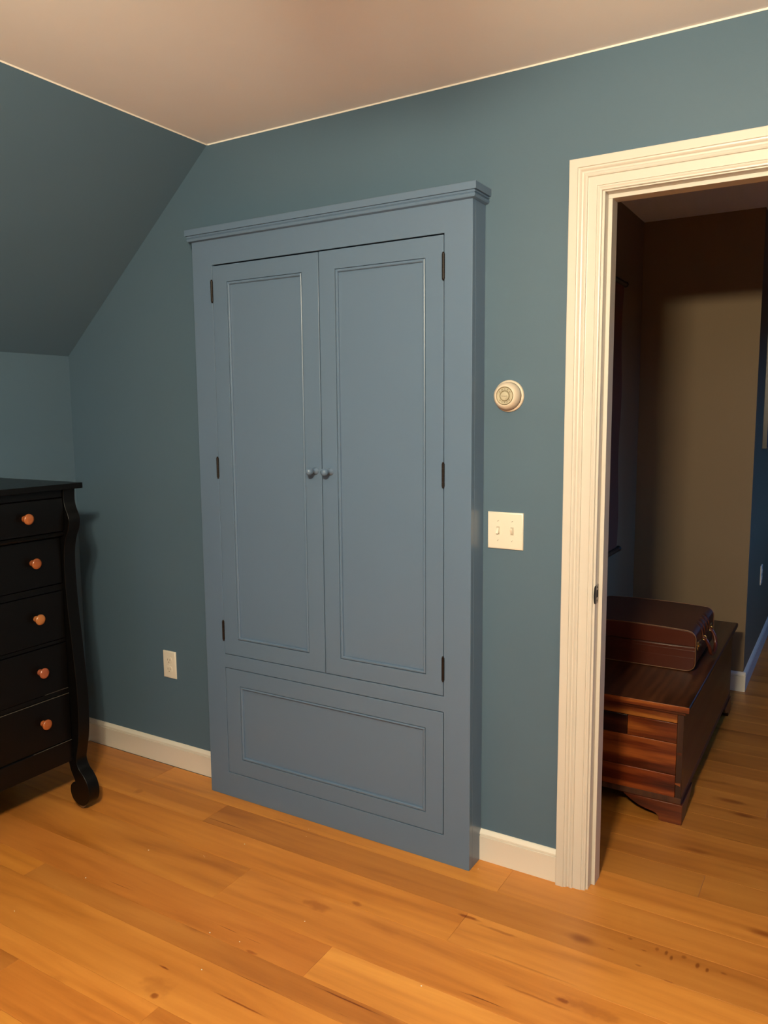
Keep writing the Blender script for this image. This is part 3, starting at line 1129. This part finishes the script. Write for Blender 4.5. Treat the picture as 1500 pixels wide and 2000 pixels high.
# ================================================================ CHEST IN THE HALL
ch = thing('blanket_chest', 'reddish cedar blanket chest with bracket feet standing in the hallway under the suitcase', 'chest')
CX0, CX1, CY0, CY1 = 1.935, 2.456, 0.545, 1.790
CZ0, CZ1, CLT = .074, .415, .4395
bm = bmesh.new()
lid = [(CX0, CLT - .023), (CX1 + .017, CLT - .023), (CX1 + .020, CLT - .018), (CX1 + .020, CLT - .004),
       (CX1 + .017, CLT), (CX0, CLT)]
prism(bm, lid, 'Y', CY0 - .014, CY1 + .02)
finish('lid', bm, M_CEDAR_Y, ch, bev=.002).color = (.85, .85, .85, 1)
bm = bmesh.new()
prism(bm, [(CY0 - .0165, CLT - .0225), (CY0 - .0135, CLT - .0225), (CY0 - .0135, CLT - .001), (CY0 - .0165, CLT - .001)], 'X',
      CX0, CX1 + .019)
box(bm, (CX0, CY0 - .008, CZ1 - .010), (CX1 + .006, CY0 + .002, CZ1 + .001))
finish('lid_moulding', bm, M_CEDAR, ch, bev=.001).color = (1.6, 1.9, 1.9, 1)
# end boards (the face toward the bedroom)
S_ = .021
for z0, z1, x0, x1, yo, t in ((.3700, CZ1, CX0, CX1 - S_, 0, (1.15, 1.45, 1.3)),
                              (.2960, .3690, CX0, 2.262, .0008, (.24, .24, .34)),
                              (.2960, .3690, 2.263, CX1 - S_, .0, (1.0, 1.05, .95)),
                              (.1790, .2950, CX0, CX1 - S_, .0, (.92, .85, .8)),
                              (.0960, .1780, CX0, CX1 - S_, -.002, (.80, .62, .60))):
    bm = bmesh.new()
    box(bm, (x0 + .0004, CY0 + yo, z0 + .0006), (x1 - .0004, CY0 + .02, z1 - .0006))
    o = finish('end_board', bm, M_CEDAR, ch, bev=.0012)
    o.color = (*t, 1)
bm = bmesh.new()
box(bm, (CX0, CY1 - .02, CZ0), (CX1 - S_, CY1, CZ1))
finish('end_board', bm, M_CEDAR, ch)
# long boards with end grain showing at the corner
bm = bmesh.new()
box(bm, (CX1 - S_, CY0 + .0005, .096), (CX1, CY1, CZ1))
for f in bm.faces:
    if abs(f.calc_center_median().y - CY0 - .0005) < 1e-4:
        f.material_index = 1
o = finish('long_board', bm, M_CEDAR_Y, ch, bev=.0012, mats=[M_CEDAR_Y, M_CEDAR_END])
o.color = (.62, .6, .6, 1)
bm = bmesh.new()
box(bm, (CX0, CY0 + .0005, .096), (CX0 + .02, CY1, CZ1))
finish('long_board', bm, M_CEDAR_Y, ch)
for zz in (.150, .262):
    bm = bmesh.new()
    prism(bm, [(CX1 - S_ - .001, zz - .004), (CX1 - .004, zz - .009), (CX1 - .004, zz + .003), (CX1 - S_ - .001, zz + .0005)],
          'Y', CY0 - .0006, CY0 + .004)
    finish('dovetail', bm, M_CEDAR, ch).color = (.9, .9, .9, 1)
bm = bmesh.new()
box(bm, (CX0, CY0 + .001, CZ0), (CX1, CY1, .0955))
finish('base_board', bm, M_CEDAR_END, ch, bev=.001)


def bracket(flip_x, y_face, s):
    """ogee bracket foot on the short side"""
    L_ = .205
    pts = [(0, 0), (.072, 0), (.078, .012), (.088, .024), (.104, .030), (.122, .033), (.146, .040), (.172, .052), (.190, .064),
           (L_, .0738), (0, .0738)]
    return [((CX1 + .006 - p[0]) if not flip_x else (CX0 + p[0]), p[1]) for p in pts]


for fx in (False, True):
    for yf in (CY0 - .006, CY1 - .016):
        bm = bmesh.new()
        pp = bracket(fx, yf, 1)
        prism(bm, catmull(pp[:10], 3) + [pp[10]], 'Y', yf, yf + .022)
        f1 = finish('bracket_foot', bm, M_CEDAR, ch, bev=.0012)
        f1.color = (.62, .55, .55, 1)
for yf, s in ((CY0 + .016, 1), (CY1 - .016, -1)):
    bm = bmesh.new()
    pts = [(0, 0), (.060, 0), (.066, .012), (.076, .024), (.110, .033), (.134, .040), (.160, .052), (.185, .0738), (0, .0738)]
    prism(bm, [(yf + s * p[0], p[1]) for p in pts], 'X', CX1 - .016, CX1 + .006)
    finish('bracket_foot', bm, M_CEDAR_Y, ch, bev=.0012).color = (.6, .55, .55, 1)

# ================================================================ SUITCASE
su = thing('suitcase', 'brown leather suitcase with brass clasps lying flat on top of the wooden chest', 'suitcase')
UX0, UX1, UY0, UY1, UZ0, UZ1 = 1.945, 2.424, 0.930, 1.375, .4430, .6045
USPL = .5400


def arc(cx, cz, r, a0, a1, n=7):
    return [(cx + r * math.cos(math.radians(a0 + (a1 - a0) * i_ / n)), cz + r * math.sin(math.radians(a0 + (a1 - a0) * i_ / n)))
            for i_ in range(n + 1)]


RU = .034
low = [(UX0, USPL - .0006)] + arc(UX0 + RU, UZ0 + RU, RU, 180, 270) + arc(UX1 - RU, UZ0 + RU, RU, 270, 360) + [(UX1, USPL - .0006)]
top_z = [(UX1, USPL + .0006)] + arc(UX1 - RU, UZ1 - RU, RU, 0, 90) + [(UX0 + RU + (UX1 - UX0 - 2 * RU) * t, UZ1 + .006 * math.sin(PI * t))
                                                                for t in (.85, .7, .5, .3, .15)] + \
    arc(UX0 + RU, UZ1 - RU, RU, 90, 180) + [(UX0, USPL + .0006)]


def case_part(name, prof):
    b_ = bmesh.new()
    prism(b_, prof, 'Y', UY0, UY1)
    b_.normal_update()
    bmesh.ops.recalc_face_normals(b_, faces=b_.faces)
    for f in b_.faces:
        if f.normal.z > .35:
            f.material_index = 1
    return finish(name, b_, M_LEATHER, su, bev=.0035, mats=[M_LEATHER, M_LEATHER_TOP])


base = case_part('case_base', low)
lidc = case_part('case_lid', top_z)
for par, prof in ((base, low), (lidc, top_z)):
    for yy in (UY0 + .0012, UY1 - .0012):
        bm = bmesh.new()
        tube(bm, [(p[0] * 1.0 + (.0006 if p[0] > 2.2 else -.0006), yy, p[1]) for p in prof], .0021, 8)
        finish('piping', bm, M_PIPING, par, smooth=True)
for zz, rr_, par in ((USPL, .0013, lidc), (USPL - .0150, .0009, base), (USPL - .045, .0004, base)):
    bm = bmesh.new()
    tube(bm, [(UX0 + .002, UY0 - .0005, zz), ((UX0 + UX1) / 2, UY0 - .0012, zz), (UX1 - .002, UY0 - .0005, zz)], rr_, 8)
    tube(bm, [(UX1 + .0003, UY0 + .002, zz), (UX1 + .0003, UY1 - .002, zz)], rr_, 8)
    finish('seam', bm, M_LEATHER, par, smooth=True)
# brass clasps on the handle side
for yy in (.990, 1.300):
    bm = bmesh.new()
    box(bm, (UX1 - .001, yy - .016, USPL - .022), (UX1 + .003, yy + .016, USPL + .012))
    cl = finish('clasp', bm, M_BRASS, su, bev=.0012)
    bm = bmesh.new()
    tube(bm, [(UX1 + .006, yy - .012, USPL - .004), (UX1 + .0075, yy, USPL - .003), (UX1 + .006, yy + .012, USPL - .004)], .0042, 10)
    finish('catch', bm, M_BRASS, cl, smooth=True)
# handle: rolled leather loop hanging down, on two tabs
ya, yb = 1.075, 1.235
bm = bmesh.new()
pts = catmull([(UX1 + .004, ya, .548), (UX1 + .014, ya + .002, .540), (UX1 + .028, ya + .006, .512), (UX1 + .034, ya + .020, .480),
               (UX1 + .036, (ya + yb) / 2, .466), (UX1 + .034, yb - .020, .480), (UX1 + .028, yb - .006, .512),
               (UX1 + .014, yb - .002, .540), (UX1 + .004, yb, .548)], 5)
tube(bm, pts, lambda t: .0052 + .0028 * math.sin(PI * t), 10)
hd = finish('handle', bm, M_LEATHER, su, smooth=True)
for yy in (ya, yb):
    bm = bmesh.new()
    tube(bm, [(UX1 + .010 + .009 * math.cos(a), yy, .545 + .009 * math.sin(a)) for a in [2 * PI * k_ / 14 for k_ in range(15)]],
         .0016, 6, cap=False)
    finish('ring', bm, M_BRASS, hd, smooth=True)
# two retaining straps folded over the top edge
for i, yy in enumerate((1.075, 1.125, 1.185, 1.235)):
    bm = bmesh.new()
    path = catmull([(UX1 - .024, yy, UZ1 - .0005), (UX1 - .010, yy, UZ1 - .0080), (UX1 + .0005, yy, UZ1 - .022),
                    (UX1 + .0045, yy, UZ1 - .036), (UX1 + .0050, yy, .548)], 4)
    A = None
    for (px, py, pz) in path:
        R_ = [bm.verts.new((px, py - .010, pz)), bm.verts.new((px, py + .010, pz)), bm.verts.new((px - .003, py + .010, pz - .002)),
              bm.verts.new((px - .003, py - .010, pz - .002))]
        if A:
            for k_ in range(4):
                bm.faces.new((A[k_], A[(k_ + 1) % 4], R_[(k_ + 1) % 4], R_[k_]))
        A = R_
    finish('strap', bm, M_LEATHER, su, smooth=True, angle=50)

# ================================================================ WALL SCROLL
sc = thing('wall_scroll', 'long dark brown hanging scroll with black rods on the left wall of the hallway', 'wall hanging')
YA, YB = 0.95, 1.690
bm = bmesh.new()
NS = 24
A = []
for i in range(NS + 1):
    z = .778 + (2.062 - .778) * i / NS
    xo = HXL + .012 + .004 * math.sin(i * .55)
    A.append((xo, z))
pts = A + [(x - .0018, z) for x, z in reversed(A)]
prism(bm, pts, 'Y', YA, YB)
finish('cloth', bm, M_CLOTH, sc, smooth=True, angle=50)
for z, r in ((2.068, .012), (.772, .013)):
    bm = bmesh.new()
    lathe(bm, [(0, 0), (r * .8, 0), (r * 1.1, .004), (r * 1.1, .018), (r * .85, .022), (r, .030), (r, YB - YA + .05), (r * .85, YB - YA + .058),
               (r * 1.1, YB - YA + .062), (r * 1.1, YB - YA + .076), (r * .8, YB - YA + .080), (0, YB - YA + .080)],
          (HXL + .014, YA - .040, z), (0, 1, 0), 20)
    finish('rod', bm, M_ROD, sc, smooth=True, angle=40)

# ================================================================ PICTURE
pc = thing('framed_picture', 'dark framed picture hanging on the far hallway wall at the right edge of view', 'picture')
bm = bmesh.new()
rings_rect(bm, 2.50, 3.15, 1.252, 2.02, [(0, 0), (0, -.022), (.006, -.026), (.028, -.020), (.034, -.012), (.034, 0)], cap=False)
for v in bm.verts:
    v.co = Vector((HXC - v.co.y, v.co.x, v.co.z))
finish('frame', bm, M_FRAME, pc)
bm = bmesh.new()
box(bm, (HXC + .001, 2.53, 1.28), (HXC + .009, 3.12, 1.99))
finish('canvas', bm, M_PICT, pc)

# ================================================================ CEILING FAN (above and behind the view)
fan = thing('ceiling_fan', 'ceiling fan with wooden blades and a cluster of warm lit bulbs above the room', 'fan')
bm = bmesh.new()
lathe(bm, [(0, H - FAN.z), (.065, H - FAN.z), (.060, H - FAN.z - .03), (.020, H - FAN.z - .045), (.014, H - FAN.z - .06), (.014, .185),
           (.085, .170), (.095, .150), (.095, .110), (.080, .092), (.050, .085), (.045, .060), (0, .055)],
      (FAN.x, FAN.y, FAN.z), (0, 0, 1), 32)
finish('motor_housing', bm, M_BRONZE, fan, smooth=True, angle=40)
for i in range(5):
    a = math.radians(114 + 72 * i)
    bm = bmesh.new()
    pts = [(.15, -.045), (.20, -.058), (.58, -.068), (.64, -.050), (.655, 0), (.64, .050), (.58, .068), (.20, .058), (.15, .045)]
    prism(bm, pts, 'Z', -.003, .003)
    box(bm, (.07, -.014, -.006), (.19, .014, -.003))
    R_ = Matrix.Translation((FAN.x, FAN.y, FAN.z + .090)) @ Matrix.Rotation(a, 4, 'Z') @ Matrix.Rotation(math.radians(10), 4, 'X')
    bmesh.ops.transform(bm, matrix=R_, verts=bm.verts)
    finish('blade', bm, M_BLADE, fan)
for i in range(3):
    a = math.radians(35 + 120 * i)
    p = Vector((FAN.x + .085 * math.cos(a), FAN.y + .085 * math.sin(a), FAN.z))
    bm = bmesh.new()
    tube(bm, [(FAN.x + .03 * math.cos(a), FAN.y + .03 * math.sin(a), FAN.z + .075),
              (FAN.x + .07 * math.cos(a), FAN.y + .07 * math.sin(a), FAN.z + .065), (p.x, p.y, p.z + .042)], .011, 12)
    finish('lamp_socket', bm, M_BRONZE, fan, smooth=True)
    l = bpy.data.lights.new('bulb', 'POINT')
    l.energy, l.color, l.shadow_soft_size = BULB_W, BULB_COL, .045
    lo_ = bpy.data.objects.new('bulb', l)
    lo_.location = p
    COL.objects.link(lo_)
